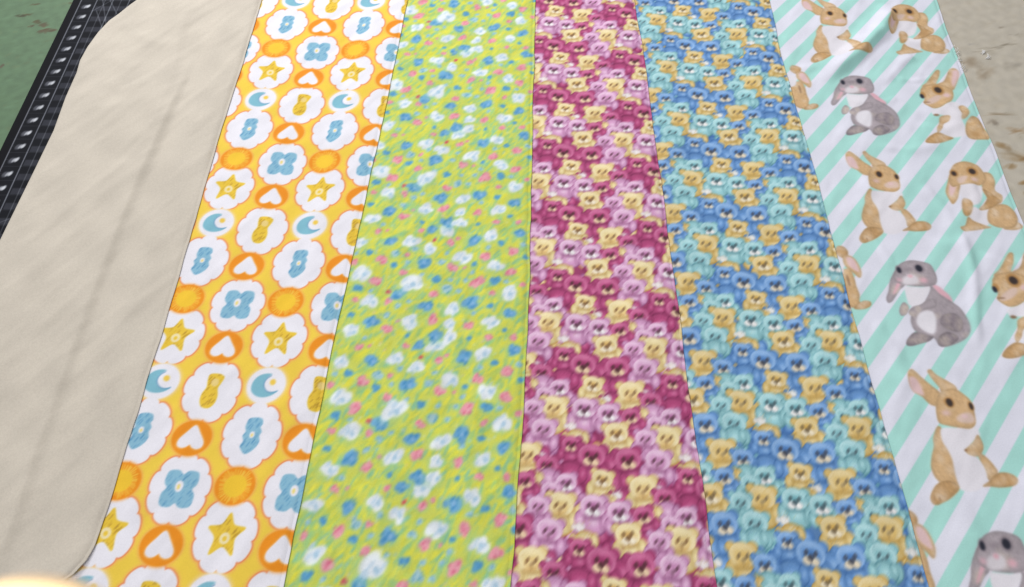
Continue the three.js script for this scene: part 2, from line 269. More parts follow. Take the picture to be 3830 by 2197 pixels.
  const ringSprite = {}; for (const kind of ['sun', 'heart']) ringSprite[kind] = spr(56, 56, () => {
    soft(1.5); ell(g, 0, 0, 22.6, 21.6, rgb([244, 170, 90], 1, 0.9)); soft(0.5); ell(g, 0, 0, 21, 20, rgb(orange));
    if (kind === 'sun') {
      soft(0.35); g.strokeStyle = rgb([248, 208, 84], 1, 0.9);
      for (let k = 0; k < 40; k++) { const a = k * 0.157 + R() * 0.08, r = 15 + R() * 4.5; g.lineWidth = 0.7 + R() * 0.8; g.beginPath(); g.moveTo(Math.cos(a) * 11, Math.sin(a) * 11); g.lineTo(Math.cos(a) * r, Math.sin(a) * r); g.stroke(); }
      soft(0.6); ell(g, 0, 0, 12, 12, rgb([244, 200, 52])); 
    } else {
      soft(1); g.fillStyle = rgb([246, 190, 130]); const hrt = [0.5, 13.5, 7.5, 5, 13, -4, 12.5, -10, 7.5, -12.6, 2.5, -11, 0, -8.4, -3, -11, -8, -12.4, -13, -9.5, -13, -3, -7, 5.5];
      curve(g, hrt, 0, 0.8, 1.1); g.fill(); soft(0.5); g.fillStyle = white; curve(g, hrt, 0, 0.8, 1.03); g.fill();
    }
    soft(0);
  });
  g = p.g;
  for (const [x, y] of spots) for (const [dx, dy] of clouds) stamp(g, rimSprite, x + dx, y + dy, tilt);
  for (const [x, y] of spots) stamp(g, discSprite, x + moon[0], y + moon[1], tilt);
  for (const [x, y] of spots) for (const [dx, dy, kind] of clouds) stamp(g, cloudSprite[kind], x + dx, y + dy, tilt);
  for (const [x, y] of spots) stamp(g, moonSprite, x + moon[0], y + moon[1], tilt);
  for (const [x, y] of spots) for (const [dx, dy, kind] of rings) stamp(g, ringSprite[kind], x + dx, y + dy, tilt);
  return finish(p, { smear: 1.2, angle: 52, grain: 0.035, soft: 0.35 });
}

function meadowCloth() {                                                     // yellow-green brush strokes strewn with flowers
  const p = printCanvas(-260, 60, 150, 1180, 1.98, rgb([208, 216, 96])), { g, s } = p, R = rng(9);
  const strokes = [[[226, 222, 68], 2600, 9, 3.4], [[184, 206, 94], 2000, 9, 3.2], [[230, 224, 66], 1300, 8, 2.6], [[146, 200, 140], 2000, 8, 3.4], [[208, 210, 76], 1200, 8, 2.6], [[122, 192, 176], 1100, 7, 2.8], [[236, 226, 76], 1000, 8, 2], [[170, 206, 120], 700, 7, 2]];
  for (const [c, n, len, wd] of strokes) for (let k = 0; k < n; k++) {
    const x = -262 + R() * 324, y = 148 + R() * 1034, a = 0.98 + (R() - 0.5) * 0.7, l = len * (0.6 + R());
    g.strokeStyle = rgb(c, 0.95 + R() * 0.1, 0.6); g.lineWidth = wd * (0.5 + R() * 0.9); g.beginPath(); g.moveTo(x, y); g.lineTo(x + Math.cos(a) * l, y + Math.sin(a) * l); g.stroke();
  }
  const petal = (x, y, r, c, e, mid) => {
    glow(g, x - r * 0.2, y - r * 0.2, r * 1.5, r * 1.3, [[0, rgb([150, 206, 170], 1, 0.5)], [0.6, rgb([150, 206, 170], 1, 0.35)], [1, rgb([150, 206, 170], 1, 0)]]);
    const n = 5 + Math.floor(R() * 3), lean = 0.5 + R() * 0.9;
    for (let k = 0; k < n; k++) {                                            // loose dabs, most of them drawn out along the brush
      const a = R() * 6.283, q = r * (0.25 + R() * 0.5), cc = 0.92 + R() * 0.13, dx = x + Math.cos(a) * q, dy = y + Math.sin(a) * q * 0.85, rr = r * (0.42 + R() * 0.3);
      g.save(); g.translate(dx, dy); g.rotate(lean + (R() - 0.5) * 0.8); glow(g, 0, 0, rr * 1.25, rr * 0.8, [[0, rgb(c, cc)], [0.6, rgb(c, cc, 0.92)], [1, rgb(c, cc, 0)]]); g.restore();
    }
    glow(g, x, y, r * 0.8, r * 0.7, [[0, rgb(c, 1, 0.95)], [0.6, rgb(c, 1, 0.8)], [1, rgb(c, 1, 0)]]);
    for (let k = 0; k < 6; k++) { const a = R() * 6.3, q = r * (0.2 + R() * 0.6); ell(g, x + Math.cos(a) * q, y + Math.sin(a) * q, r * 0.36, r * 0.15, rgb(e, 1, 0.55), 0.9); }
    if (mid) ell(g, x + r * 0.2, y - r * 0.1, r * 0.2, r * 0.26, rgb(mid, 1, 0.8), 0.4);
  };
  const pal = { w: [[232, 240, 246], [186, 212, 232], [164, 200, 224]], b: [[112, 172, 214], [66, 138, 192], [150, 190, 226]], d: [[98, 166, 206], [70, 138, 190], null], p: [[236, 160, 174], [216, 108, 136], [234, 178, 186]], r: [[218, 96, 100], [190, 60, 80], null], l: [[172, 208, 214], [96, 160, 190], null] };
  for (let k = 0; k < 900; k++) glow(g, -262 + R() * 324, 148 + R() * 1034, 1.6 + R() * 2, 1.4 + R() * 1.4, [[0, rgb([[190, 222, 220], [120, 180, 206], [236, 184, 180], [226, 236, 214]][Math.floor(R() * 4)], 1, 0.8)], [1, rgb([190, 222, 214], 1, 0)]]);
  for (let j = -2; j <= 5; j++) for (const kind of ['l', 'd', 'p', 'r', 'b', 'w']) {
    const a = flowers[kind];
    for (let k = 0; k < a.length; k += 3) petal(a[k] + 6.5 * j, a[k + 1] + 167.5 * j, a[k + 2] * (kind === 'w' ? 1.14 : kind === 'd' ? 0.98 : 1.1), ...pal[kind]);
  }
  return finish(p, { smear: 4, angle: 52, grain: 0.05, soft: 0.8 });
}

// crowds of small plush bears, one in front of the other; both colourways share the drawing
function bearCloth(X0, X1, o, a, b, pal) {
  const p = printCanvas(X0, X1, 150, 1180, 1.98, rgb(pal.dark[0], 0.86)), { g } = p, R = rng(31);
  // place in the repeat, size, colour, face (m = pale muzzle, p = plain), head tilt
  const crowd = [[0, 0, 15, 'cream', 'p', 0.1], [85, 17, 15, 'cream', 'p', 0], [33, -2, 14.5, 'light', 'm', 0.1], [59, -8, 13.5, 'light', 'm', -0.1], [-12, -26, 14.5, 'light', 'p', 0.15], [17, -44, 11, 'dark', 'm', 0.1], [38, -57, 16, 'dark', 'm', 0.15],
    [76, -61, 15, 'dark', 'm', -0.1], [66, -31, 14, 'cream', 'm', -0.1], [83, -12, 11.5, 'dark', 'm', -0.2], [96, -38, 12, 'light', 'p', 0.1], [44, 27, 12, 'cream', 'm', 0.2], [-9, -67, 12.5, 'dark', 'm', 0], [7, 23, 12, 'light', 'm', -0.1],
    [-6, -94, 11, 'light', 'p', 0.2], [63, 19, 11, 'dark', 'n', 0], [16, -60, 14, 'dark', 'n', 0.1], [58, -70, 13, 'dark', 'n', 0], [56, -52, 12, 'dark', 'n', -0.1], [97, -78, 12, 'dark', 'n', 0], [84, -26, 11, 'dark', 'n', 0.1], [-20, -50, 11, 'light', 'n', 0], [107, 4, 11, 'light', 'n', 0.1], [70, -48, 9, 'cream', 'n', 0.1], [48, 13, 8, 'cream', 'n', 0.2], [89, 1, 10, 'cream', 'n', 0], [17, -17, 5, 'gap', 'n', 0], [58, 15, 4, 'gap', 'n', 0], [24, -33, 4, 'gap', 'n', 0], [99, 20, 4, 'gap', 'n', 0], [22, -25, 11, 'cream', 'n', 0], [104, -62, 11, 'light', 'n', 0]];
  const all = [];
  for (let i = -4; i <= 4; i++) for (let j = -9; j <= 9; j++) for (const c of crowd) {
    const x = o[0] + c[0] + a[0] * j + b[0] * i, y = o[1] + c[1] + a[1] * j + b[1] * i;
    if (x > X0 - 25 && x < X1 + 25 && y > 120 && y < 1210) all.push([x, y, ...c.slice(2)]);
  }
  all.sort((u, v) => v[1] - u[1]);
  for (let k = 0; k < 2600; k++) { const q = pal[R() < 0.6 ? 'dark' : R() < 0.7 ? 'light' : 'cream'], r = 5 + R() * 6; glow(g, X0 + R() * (X1 - X0), 148 + R() * 1034, r * 0.8, r, [[0, rgb(q[1])], [0.5, rgb(q[0])], [0.9, rgb(q[2])], [1, rgb(q[2], 1, 0)]]); }   // fur of the bears farther back
  for (const [x, y, r0, kind, face, tilt] of all) {
    const r = face === 'n' ? r0 : r0 * 0.93;
    const [base, hi, lo, muz, ink] = pal[kind];
    const fur = (cx, cy, rx, ry) => glow(g, cx, cy, rx, ry, [[0, rgb(hi, 1.02)], [0.45, rgb(base)], [0.78, rgb(base, 0.92)], [0.93, rgb(lo, 0.95)], [1, rgb(lo, 1, 0)]]);
    g.save(); g.translate(x, y); g.rotate(-tilt);
    fur(1.5, -r * 1.15, r * 1.12, r * 1.15);                                 // body
    for (const sd of [-1, 1]) { fur(sd * r * 0.95, -r * 1.0, r * 0.42, r * 0.75); }
    if (face !== 'n') {
      glow(g, 0, -r * 0.72, r * 0.95, r * 0.4, [[0, rgb(lo, 0.75, 0.75)], [1, rgb(lo, 0.75, 0)]]);
      for (const sd of [-1, 1]) { fur(sd * r * 0.78, r * 0.66, r * 0.42, r * 0.42); glow(g, sd * r * 0.76, r * 0.62, r * 0.24, r * 0.24, [[0, rgb(lo, 1, 0.8)], [1, rgb(lo, 1, 0)]]); }
      glow(g, 0, 0.1 * r, r * 1.04, r * 0.95, [[0, rgb(base)], [0.45, rgb(base)], [0.86, rgb(hi)], [0.95, rgb(base)], [1, rgb(lo, 1, 0)]]);
      glow(g, 0, -r * 0.66, r * 0.8, r * 0.3, [[0, rgb(lo, 0.9, 0.7)], [0.5, rgb(lo, 0.95, 0.45)], [1, rgb(lo, 1, 0)]]);
      glow(g, 0, r * 0.62, r * 0.7, r * 0.36, [[0, rgb(hi, 1.03, 0.9)], [1, rgb(hi, 1, 0)]]);
      if (face === 'm') {
        glow(g, 0, -r * 0.12, r * 0.74, r * 0.62, [[0, rgb(lo, 1.0, 0.85)], [0.6, rgb(lo, 1.08, 0.6)], [1, rgb(lo, 1, 0)]]);
        for (const sd of [-1, 1]) ell(g, sd * r * 0.32, r * 0.14, r * 0.13, r * 0.19, rgb(ink, 0.9, 0.95));
        for (const sd of [-1, 1]) glow(g, sd * r * 0.24, -r * 0.38, r * 0.38, r * 0.36, [[0, rgb(muz, 1.06)], [0.7, rgb(muz)], [1, rgb(muz, 0.8, 0)]]);
        glow(g, 0, -r * 0.16, r * 0.27, r * 0.25, [[0, rgb(ink, 0.9)], [0.6, rgb(ink)], [1, rgb(ink, 1, 0)]]);
        g.strokeStyle = rgb(ink, 1, 0.8); g.lineWidth = 0.9; g.beginPath(); g.moveTo(0, -r * 0.2); g.lineTo(0.3, -r * 0.6); g.stroke();
      } else {
        glow(g, 0, -r * 0.2, r * 0.6, r * 0.5, [[0, rgb(hi, 1, 0.5)], [0.8, rgb(lo, 1.1, 0.4)], [1, rgb(lo, 1, 0)]]);
        for (const sd of [-1, 1]) ell(g, sd * r * 0.3, r * 0.02, r * 0.12, r * 0.24, rgb(ink, 1, 0.85), -0.4);
        glow(g, 0, -r * 0.24, r * 0.2, r * 0.22, [[0, rgb(ink, 1.1)], [1, rgb(ink, 1.1, 0)]]);
        g.strokeStyle = rgb(ink, 1.1, 0.7); g.lineWidth = 0.9; g.beginPath(); g.moveTo(0, -r * 0.25); g.lineTo(0.2, -r * 0.62); g.stroke();
      }
    }
    for (let k = 0; k < 16; k++) { const t = R() * 6.3, q = r * Math.sqrt(R()), hx = Math.cos(t) * q, hy = Math.sin(t) * q * (face === 'n' ? 1 : 0.9); if (face === 'm' && Math.hypot(hx, hy + r * 0.3) < r * 0.5) continue; g.strokeStyle = rgb(R() < 0.5 ? hi : lo, 1, 0.28); g.lineWidth = 0.7; g.beginPath(); g.moveTo(hx, hy); g.lineTo(hx + 1.6, hy + 2.2); g.stroke(); }
    g.restore();
  }
  return finish(p, { smear: 5, angle: 48, grain: 0.04, soft: 0.3 });
}
const pinkPalette = { gap: [[244, 236, 236], [250, 246, 246], [214, 178, 190], [250, 250, 250], [90, 60, 60]], dark: [[184, 74, 126], [212, 122, 164], [134, 42, 88], [232, 204, 170], [84, 46, 50]], light: [[216, 160, 202], [238, 206, 230], [156, 86, 136], [244, 238, 240], [96, 60, 76]], cream: [[236, 216, 156], [246, 232, 188], [206, 160, 86], [244, 232, 208], [128, 94, 62]] };
const bluePalette = { gap: [[240, 240, 236], [250, 250, 250], [190, 204, 206], [250, 250, 250], [80, 80, 80]], dark: [[108, 156, 214], [154, 192, 236], [62, 110, 174], [226, 214, 190], [74, 78, 90]], light: [[154, 208, 214], [190, 230, 234], [92, 152, 164], [242, 240, 238], [76, 96, 104]], cream: [[226, 198, 128], [236, 218, 170], [202, 158, 70], [240, 228, 200], [122, 106, 80]] };

function rabbitCloth() {                                                     // mint diagonal stripes and watercolour rabbits
  const X0 = 360, X1 = 690, p = printCanvas(X0, X1, 150, 1180, 1.98, rgb([233, 234, 247])), { g, s } = p, R = rng(77);
  const up = [8.6, 334.6], dir = 49.2 * Math.PI / 180, d = [Math.cos(dir), Math.sin(dir)], nn = [Math.sin(dir), -Math.cos(dir)];
  const per = Math.abs(up[0] * nn[0] + up[1] * nn[1]) / 6, c0 = 410.6 * nn[0] + 451.4 * nn[1];
  g.strokeStyle = rgb([176, 230, 221]); g.lineWidth = per * 0.475; g.lineCap = 'butt';
  for (let k = -30; k < 40; k++) { const c = c0 + k * per, m = [c * nn[0], c * nn[1]]; g.beginPath(); g.moveTo(m[0] - d[0] * 2500, m[1] - d[1] * 2500); g.lineTo(m[0] + d[0] * 2500, m[1] + d[1] * 2500); g.stroke(); }
  const ink = { tan: [216, 180, 134], tan2: [202, 162, 112], fur: [236, 233, 240], muz: [226, 200, 186], pink: [234, 202, 202], ring: [190, 144, 88], eye: [62, 50, 46], edge: [146, 112, 84], gr: [176, 166, 172], gr2: [148, 137, 144], gpink: [232, 182, 194], geye: [38, 40, 54] };
  const k15 = s * 1.4, animal = (shapes) => sprite(190, 240, k15, (g) => {
    const x = 0, y = 0;
    for (const [kind, key, soft, a] of shapes) {
      let c = ink[key]; if (shapes === greyRabbit && key === 'muz') c = [228, 222, 228];
      g.filter = `blur(${soft * 1.0 * k15}px)`;
      if (kind === 'e') { ell(g, x + a[0], y + a[1], a[2], a[3], rgb(c)); continue; }
      g.fillStyle = rgb(c); curve(g, a, x, y); g.fill();
      if (key.startsWith('tan') || key.startsWith('gr')) {                   // watercolour edge and short hairs
        g.save(); curve(g, a, x, y); g.clip(); g.filter = `blur(${1.6 * k15}px)`;
        g.strokeStyle = rgb(c, 0.8, 0.7); g.lineWidth = 3.4; curve(g, a, x, y); g.stroke();
        g.filter = 'none'; for (let k = 0; k < 5; k++) { const i = 2 * Math.floor(R() * a.length / 2), j = 2 * Math.floor(R() * a.length / 2), u = 0.3 + R() * 0.4; glow(g, x + a[i] * u + a[j] * (1 - u), y + a[i + 1] * u + a[j + 1] * (1 - u), 5 + R() * 5, 5 + R() * 5, [[0, rgb([240, 224, 206], key.startsWith('g') ? 0.9 : 1, 0.4)], [1, rgb([240, 224, 206], 1, 0)]]); }
        let bx = [1e9, -1e9, 1e9, -1e9]; for (let i = 0; i < a.length; i += 2) bx = [Math.min(bx[0], a[i]), Math.max(bx[1], a[i]), Math.min(bx[2], a[i + 1]), Math.max(bx[3], a[i + 1])];
        g.filter = `blur(${0.3 * k15}px)`; const n = (bx[1] - bx[0]) * (bx[3] - bx[2]) / 9;
        for (let k = 0; k < n; k++) { const hx = x + bx[0] + R() * (bx[1] - bx[0]), hy = y + bx[2] + R() * (bx[3] - bx[2]); g.strokeStyle = rgb(c, R() < 0.5 ? 0.8 : 1.16, 0.36); g.lineWidth = 0.8; g.beginPath(); g.moveTo(hx, hy); g.lineTo(hx + 1.4, hy - 2.4); g.stroke(); }
        g.restore();
      }
    }
  });
  g.filter = 'none';
  const kinds = [[sideRabbit, 418.9, 577.5], [greyRabbit, 497.3, 566], [lopRabbit, 613.5, 724.5], [turnedRabbit, 606, 547.5], [uprightRabbit, 487.8, 720]].map(([a, x, y]) => [animal(a), x, y]);
  for (let j = -1; j <= 3; j++) {
    for (const [sp, x, y] of kinds) stamp(g, sp, x + up[0] * (j - 1), y + up[1] * (j - 1));
  }
  return finish(p, { smear: 2.2, angle: 45, grain: 0.035, soft: 0.5 });
}

// ---------------------------------------------------------------- the surfaces underneath
function wornTexture(X0, X1, Y0, Y1, s, ground, mottles, marks, seed, grain) {
  const p = printCanvas(X0, X1, Y0, Y1, s, rgb(ground)), { g } = p, R = rng(seed);
  const smudge = (x, y, rx, ry, c, k, al, rot) => { g.save(); g.translate(x, y); g.rotate(rot); glow(g, 0, 0, rx, ry, [[0, rgb(c, k, al)], [0.45, rgb(c, k, al * 0.8)], [1, rgb(c, k, 0)]]); g.restore(); };
  for (const [c, n, len, wd, al] of mottles) for (let k = 0; k < n; k++) {
    const x = X0 + R() * (X1 - X0), y = Y0 + R() * (Y1 - Y0), l = len * (0.4 + R());
    smudge(x, y, l, wd * (0.7 + R() * 1.2), c, 0.92 + R() * 0.16, al, 0.55 + (R() - 0.5) * 0.8);
  }
  for (const [x, y, rx, ry, rot, c, al] of marks) {
    const n = 9; for (let k = 0; k < n; k++) { smudge(x + (R() - 0.5) * rx * 1.3, y + (R() - 0.5) * ry * 1.3, rx * (0.35 + R() * 0.6), ry * (0.35 + R() * 0.6), c, 0.9 + R() * 0.2, al, rot + (R() - 0.5) * 0.5); }
  }
  g.filter = 'none';
  return finish(p, { grain, soft: 0.2, smear: 1, angle: 35 }, THREE.MirroredRepeatWrapping);
}
function planarUV(geo, p) {                                                  // metric: canvas millimetres to texture
  const a = geo.attributes.position, uv = new Float32Array(a.count * 2);
  for (let i = 0; i < a.count; i++) { uv[2 * i] = (a.getX(i) / MM - p.X0) / (p.X1 - p.X0); uv[2 * i + 1] = (-a.getZ(i) / MM - p.Y0) / (p.Y1 - p.Y0); }
  geo.setAttribute('uv', new THREE.BufferAttribute(uv, 2)); return geo;
}
function slab(x0, x1, y0, y1, bottom, top, r) {
  const b = new RoundedBoxGeometry((x1 - x0) * MM, (top - bottom) * MM, (y1 - y0) * MM, 2, r * MM);
  b.translate((x0 + x1) / 2 * MM, (top + bottom) / 2 * MM, -(y0 + y1) / 2 * MM); return b;
}
const greenTop = wornTexture(-840, -640, 780, 1120, 4, [88, 116, 86],
  [[[80, 104, 74], 260, 9, 3, 0.25], [[98, 130, 100], 260, 9, 3, 0.25], [[104, 112, 78], 60, 7, 2.5, 0.22]],
  [[-769, 1053, 9, 3, 0.4, [56, 57, 35], 0.70], [-758, 1056, 8, 2.5, 0.3, [78, 78, 49], 0.61], [-738, 1038, 8, 4, 0.6, [76, 75, 46], 0.70], [-745, 1028, 5, 3, 0.6, [80, 76, 51], 0.54], [-726, 1030, 9, 5, 0.6, [83, 76, 52], 0.59], [-712, 1018, 12, 4, 0.2, [78, 67, 44], 0.65], [-722, 1014, 9, 4, 0.5, [83, 76, 52], 0.49], [-757, 1081, 8, 3, 0.3, [76, 76, 48], 0.49], [-757, 936, 3, 5, 0.3, [88, 80, 62], 0.61], [-700, 1085, 5, 3, 0.3, [78, 76, 48], 0.31]], 41, 0.09);
const greyTop = wornTexture(610, 860, 600, 1120, 3.8, [196, 189, 174],
  [[[178, 168, 146], 420, 13, 4, 0.14], [[202, 192, 172], 420, 13, 4, 0.14], [[166, 154, 130], 110, 7, 1.2, 0.16]],
  [[686, 942, 21.6, 12.15, 0.5, [130, 108, 82], 0.16], [700, 926, 17.55, 9.45, 0.5, [140, 118, 90], 0.14], [690, 915, 12.15, 8.1, 0.5, [140, 120, 94], 0.14], [745, 936, 16.2, 9.45, 0.4, [150, 142, 128], 0.18], [752, 985, 16.2, 2.7, 0.28, [134, 124, 106], 0.25], [728, 977, 21.6, 2.16, 0.3, [140, 130, 112], 0.22], [705, 968, 18.9, 1.89, 0.25, [144, 134, 116], 0.18], [758, 1025, 8.1, 2.16, 0.5, [140, 130, 112], 0.22], [770, 1008, 12.15, 1.35, 0.5, [150, 140, 124], 0.22], [700, 985, 10.8, 2.025, 0.6, [152, 148, 146], 0.18],
    [690, 836, 21.6, 3.24, 0.02, [136, 116, 88], 0.22], [672, 818, 9.45, 6.75, 0.8, [122, 110, 96], 0.22], [704, 803, 14.85, 6.75, 0.2, [140, 104, 62], 0.25], [673, 773, 10.8, 8.1, -0.5, [138, 108, 66], 0.24], [684, 755, 18.9, 10.8, -0.3, [146, 116, 74], 0.23], [696, 748, 13.5, 6.75, 0.3, [140, 106, 62], 0.22], [670, 735, 12.15, 5.4, 0.6, [152, 120, 76], 0.22], [684, 706, 18.9, 6.75, 0.3, [134, 98, 48], 0.26], [676, 690, 10.8, 4.05, 0.3, [140, 104, 58], 0.18]], 43, 0.06);
{
  const m1 = new THREE.MeshStandardMaterial({ map: greenTop.tex, roughness: 0.72 });
  const a = mesh('table_top', planarUV(slab(-1150, 245, -150, 1500, -30, 0, 3), greenTop), m1, scene);
  a.userData = { kind: 'structure', label: 'worn green table top left of the cutting mat' };
  const m2 = new THREE.MeshStandardMaterial({ map: greyTop.tex, roughness: 0.7 });
  const b = mesh('table_top', planarUV(slab(246, 1150, -150, 1500, -30, 0, 3), greyTop), m2, scene);
  b.userData = { kind: 'structure', label: 'scuffed beige table top right of the rabbit fabric' };
}
// black cutting mat: the ruled print runs along its left edge
{
  const p = printCanvas(-696, -560, 560, 1140, 3.5, rgb([22, 24, 30])), { g, s } = p, R = rng(8), cell = 25.2, y0 = 557.4;
  const ln = (x0, ya, x1, yb, w, al) => { g.strokeStyle = rgb([190, 196, 206], 1, al); g.lineWidth = w * 1.15; g.beginPath(); g.moveTo(x0, ya); g.lineTo(x1, yb); g.stroke(); };
  
  const dab = (x, y, rx, ry, c, al, rot) => { g.save(); g.translate(x, y); g.rotate(rot); glow(g, 0, 0, rx, ry, [[0, rgb(c, 1, al)], [0.5, rgb(c, 1, al * 0.9)], [1, rgb(c, 1, 0)]]); g.restore(); };
  g.fillStyle = rgb([16, 17, 22]); g.fillRect(-696, 560, 13.5, 580);
  for (let k = 0; k < 24; k++) {                                             // squares: every row has a lighter upper half
    const y = y0 + k * cell; g.fillStyle = rgb([74, 77, 86], 1, 0.55); g.fillRect(-656, y + 1, 110, cell * 0.42);
    ln(-684, y, -556, y, 0.7, 0.16); ln(-656, y + cell / 2, -556, y + cell / 2, 0.5, 0.1);
  }
  ln(-683.5, 560, -683.5, 1140, 1.3, 0.62); ln(-658.5, 560, -658.5, 1140, 1.2, 0.62); ln(-633, 560, -633, 1140, 1.2, 0.5); ln(-607, 560, -607, 1140, 1.2, 0.5);
  ln(-645.6, 560, -645.6, 1140, 0.9, 0.34); ln(-620, 560, -620, 1140, 0.9, 0.34);
  ln(-656, 1120, -560, 954, 1, 0.35); ln(-658, 1062, -590, 1140, 1, 0.3); ln(-700, 610, -600, 668, 0.9, 0.3); ln(-652, 1062, -632, 1022, 1.4, 0.3); ln(-652, 1095, -628, 1030, 1.4, 0.3);
  for (let k = 0; k < 24; k++) {                                             // one small white figure at every division, too small to read
    const y = y0 + (k + 0.48) * cell;
    dab(-674.5, y - 1.5, 5, 7, [130, 132, 142], 0.6, -0.3);
    dab(-668, y, 3.3, 6.2, [214, 218, 224], 0.95, -0.38); dab(-671.6, y - 1, 2.4, 6, [190, 194, 200], 0.75, -0.34);
    ln(-683, y, -680, y, 0.7, 0.2);
  }
  g.filter = 'none';
  finish(p, { grain: 0.12, soft: 0.35, smear: 0.8, angle: 50 });
  const t = thing('cutting_mat', 'black cutting mat with white grid lines and edge marks under the cream fabric', 'cutting mat');
  const mm = new THREE.MeshPhysicalMaterial({ map: p.tex, roughness: 0.85, specularIntensity: 0.3 });
  const rim = slab(-697, 218, 110, 1330, 0, 2.5, 1);
  mesh('mat_sheet', planarUV(rim, p), mm, t);
}

// ---------------------------------------------------------------- folded cloth
const ground = (x) => 2.5 * (1 - smooth(214, 262, x)) + 0.15;
const LAY = 1.4;                                                             // each of the two layers, folded flat
function clothSheet({ L, R, Y0 = 150, Y1 = 1180, base, lo, hi, relief, fold, nu = 150, nv = 380, lift }, p) {
  const rows = [], ring = nu + 1 + 5 + 12 + 5, pos = [], uv = [], idx = [];
  for (let j = 0; j <= nv; j++) {
    const y = Y0 + (Y1 - Y0) * j / nv, xl = L(y), xr = R(y), pts = [];
    const B = (x) => base(x, y) + (lift ? lift(x, y) : 0), half = (hi - lo) / 2;
    for (let i = 0; i <= nu; i++) { const x = xl + half + (xr - xl - 2 * half) * i / nu; pts.push([x, B(x) + hi + (relief ? relief(x, y, xl, xr) : 0)]); }
    const yr = pts[nu][1], yl = pts[0][1];
    for (let k = 1; k <= 5; k++) { const a = Math.PI / 2 - k * Math.PI / 6, x = xr - half + Math.cos(a) * half, top = yr, bot = B(xr) + lo; pts.push([x, (top + bot) / 2 + Math.sin(a) * (top - bot) / 2]); }
    for (let i = 0; i < 12; i++) { const x = xr - half - (xr - xl - 2 * half) * i / 11; pts.push([x, B(x) + lo]); }
    for (let k = 1; k <= 5; k++) { const a = -Math.PI / 2 - k * Math.PI / 6, x = xl + half + Math.cos(a) * half, bot = B(xl) + (fold ?? lo); pts.push([x, (yl + bot) / 2 + Math.sin(a) * (yl - bot) / 2]); }
    for (const [x, h] of pts) { pos.push(x * MM, h * MM, -y * MM); uv.push((x - p.X0) / (p.X1 - p.X0), (y - p.Y0) / (p.Y1 - p.Y0)); }
  }
  const n = pos.length / 3 / (nv + 1);
  for (let j = 0; j < nv; j++) for (let i = 0; i < n; i++) { const a = j * n + i, b = j * n + (i + 1) % n, c = a + n, d = b + n; idx.push(a, b, c, b, d, c); }
  for (const [j, flip] of [[0, 1], [nv, 0]]) { const o = j * n; for (let i = 1; i < n - 1; i++) idx.push(...(flip ? [o, o + i + 1, o + i] : [o, o + i, o + i + 1])); }
  const geo = new THREE.BufferGeometry();
  geo.setAttribute('position', new THREE.Float32BufferAttribute(pos, 3)); geo.setAttribute('uv', new THREE.Float32BufferAttribute(uv, 2)); geo.setIndex(idx);
  geo.computeVertexNormals(); return geo;
}
// creases: along a polyline of [x, y], height in mm, half width left and right
function crease(pts, amp, wl, wr = wl) {
  return (x, y) => {
    let best = 0;
    for (let i = 1; i < pts.length; i++) {
      const [ax, ay] = pts[i - 1], [bx, by] = pts[i], dx = bx - ax, dy = by - ay, L2 = dx * dx + dy * dy;
      const t = Math.min(1, Math.max(0, ((x - ax) * dx + (y - ay) * dy) / L2)), qx = x - ax - dx * t, qy = y - ay - dy * t;
      const d = Math.hypot(qx, qy), side = dx * qy - dy * qx > 0 ? wr : wl, u = (i - 1 + t) / (pts.length - 1), end = Math.min(1, Math.min(u, 1 - u) * 6 + 0.0);
      best = Math.max(best, Math.exp(-(d * d) / (side * side)) * end);
    }
    return amp * best;
  };
}
const ripple = (amp, lx, ly, rot, off) => { const c = Math.cos(rot), s = Math.sin(rot); return (x, y) => amp * noise((x * c + y * s) / lx + off, (-x * s + y * c) / ly - off); };
const sum = (...f) => (x, y) => { let v = 0; for (const q of f) v += q(x, y); return v; };

const edges = {
  cream: line([[-393, 1190], [-395, 1036], [-401, 777], [-403, 526], [-406, 341], [-409, 240], [-410, 228], [-414, 213], [-422, 200], [-436, 189], [-474, 179], [-520, 172], [-600, 150]]),
  yellow: line([[-159, 1190], [-166.5, 1051], [-177, 860], [-200, 526], [-210, 354], [-218, 194], [-221, 140]]),
  green: line([[40, 1190], [37, 1085], [33, 946], [29.5, 844], [20.5, 526], [10, 340], [-1, 189], [-4, 140]]),
  pink: line([[193, 1190], [193, 1058], [197, 929], [196, 840], [196, 526], [194.5, 400], [196, 300], [196, 140]]),
  blue: line([[412, 1190], [408, 1085], [402.5, 980], [402, 869], [403, 757], [402.5, 640], [400.5, 520], [400, 400], [400.5, 300], [399, 140]]),
  rabbit: line([[682, 1190], [676, 1085], [670, 1023], [666, 950], [661, 850], [658.5, 770], [654, 700], [652, 643], [645, 400], [640, 140]]),
};
const creamLeft = line([[-560, 1190], [-590, 1096], [-603, 1075], [-615, 1052], [-625, 1036], [-634, 1008], [-640, 975], [-642, 945], [-639, 918], [-639, 866], [-635, 800], [-637, 730], [-641, 610], [-646, 400], [-650, 140]]);
const OVER = 42;                                                             // how far each cloth lies over the next one
